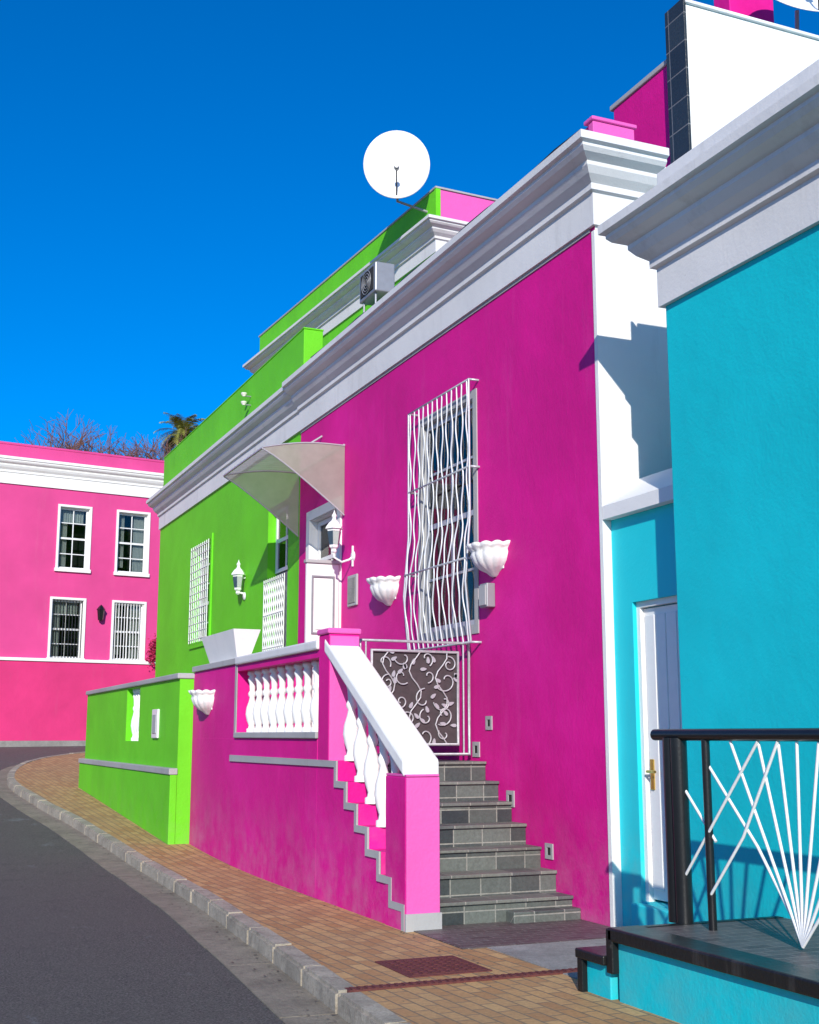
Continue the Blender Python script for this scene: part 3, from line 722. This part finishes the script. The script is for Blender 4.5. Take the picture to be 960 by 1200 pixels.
# ---------------------------------------------------------------- trees
bt=empty('bare_tree')
paths=[];rads=[]
rt=random.Random(11)
def grow(p,d,L,r,depth):
    pts=[p];rs=[r];q=p.copy();dd=d.copy();n=4
    for i in range(n):
        dd=(dd+Vector((rt.gauss(0,.16),rt.gauss(0,.16),rt.gauss(.03,.1)))).normalized(); q=q+dd*L/n; pts.append(q.copy()); rs.append(r*(1-.4*(i+1)/n))
    paths.append([tuple(x) for x in pts]); rads.append(rs)
    if depth==0: return
    for k in range(4):
        nd=(dd+Vector((rt.gauss(0,.6),rt.gauss(0,.6),rt.gauss(.05,.35)))).normalized()
        grow(pts[rt.choice((2,3,4,4))].copy() if k else q,nd,L*.72,r*.58,depth-1)
for tx,h_ in ((8.2,8.9),(9.9,8.3),(11.8,8.7)):
    p=Vector((tx,58+rt.uniform(-1,2),1.3)); q=p+Vector((rt.uniform(-.3,.3),0,h_))
    paths.append([tuple(p),tuple(p.lerp(q,.5)+Vector((.12,0,0))),tuple(q)]); rads.append([.24,.18,.14])
    for k in range(6): grow(q.copy(),Vector((rt.gauss(0,.55),rt.gauss(0,.4),.85)).normalized(),2.3,.10,4)
tubes('trunk_and_branches',paths,1.0,M_twig,bt,0,rads)
pt=empty('palm_tree')
PC=Vector((13.4,59.7,16.3))
tubes('trunk',[[(13.6,59.7,1),(13.5,59.7,6),(13.45,59.7,11),tuple(PC)]],1,M_bark,pt,3,[[.32,.26,.22,.24]])
bm=bmesh.new()
rp=random.Random(5)
for i in range(80):
    az=rp.uniform(0,6.283); el=rp.uniform(-.35,1.35); Lf=rp.uniform(1.35,1.9)
    h=Vector((math.cos(az),math.sin(az),0)); side=Vector((-math.sin(az),math.cos(az),0)); p=PC.copy(); e=el
    for s in range(14):
        d=h*math.cos(e)+Vector((0,0,1))*math.sin(e); q=p+d*Lf/14; e-=.11
        wl=.34*math.sin(math.pi*min(1,(s+2)/15.5))
        for sg_ in (-1,1):
            for f_ in (0,.5):
                a=p.lerp(q,f_); tip=a+side*sg_*wl+d*wl*.7+Vector((0,0,-.08+rp.uniform(-.05,.05))); bm.faces.new([bm.verts.new(a),bm.verts.new(a+d*.05),bm.verts.new(tip)])
        p=q
fin(bm,'crown_fronds',M_palm,pt,recalc=False)
tubes('roof_cable',[[(FX+.01,9.5+.5*i,7.315+.02*math.sin(i*1.7)) for i in range(17)]],.010,M_bmet)
# ---------------------------------------------------------------- light, sky, camera
S=Vector((-.46,-1,.50)).normalized()
el=math.asin(S.z); rot=math.atan2(S.x,S.y)
w=bpy.data.worlds.new('World'); sc.world=w; w.use_nodes=True; nt=w.node_tree
sky=nt.nodes.new('ShaderNodeTexSky'); sky.sky_type='NISHITA'; sky.sun_disc=False
sky.sun_elevation=el; sky.sun_rotation=rot; sky.air_density=1.0; sky.dust_density=.4; sky.ozone_density=3.2
hs=nt.nodes.new('ShaderNodeHueSaturation'); hs.inputs['Saturation'].default_value=1.28
tint=mix(nt,1.0,sky.outputs[0],(.60,.80,1.12),'MULTIPLY')
nt.links.new(tint,hs.inputs['Color']); nt.links.new(hs.outputs[0],nt.nodes['Background'].inputs[0])
nt.nodes['Background'].inputs[1].default_value=.145
ld=bpy.data.lights.new('sun','SUN'); ld.energy=5; ld.angle=R(.5); ld.color=(1,.94,.84)
lo_=bpy.data.objects.new('sun',ld); lo_.rotation_euler=(-S).to_track_quat('-Z','Y').to_euler(); lo_.location=(-5,-10,20); sc.collection.objects.link(lo_)
cd=bpy.data.cameras.new('camera'); cam=bpy.data.objects.new('camera',cd); sc.collection.objects.link(cam)
cam.location=(0,0,1.6); cam.rotation_euler=(R(90+10.2),0,R(-23.3))
cd.sensor_fit='VERTICAL'; cd.sensor_height=24; cd.sensor_width=24; cd.lens=1451/1200*24; cd.clip_end=3000; cd.clip_start=.05
sc.camera=cam
sc.view_settings.view_transform='Standard'; sc.view_settings.look='None'; sc.view_settings.exposure=0
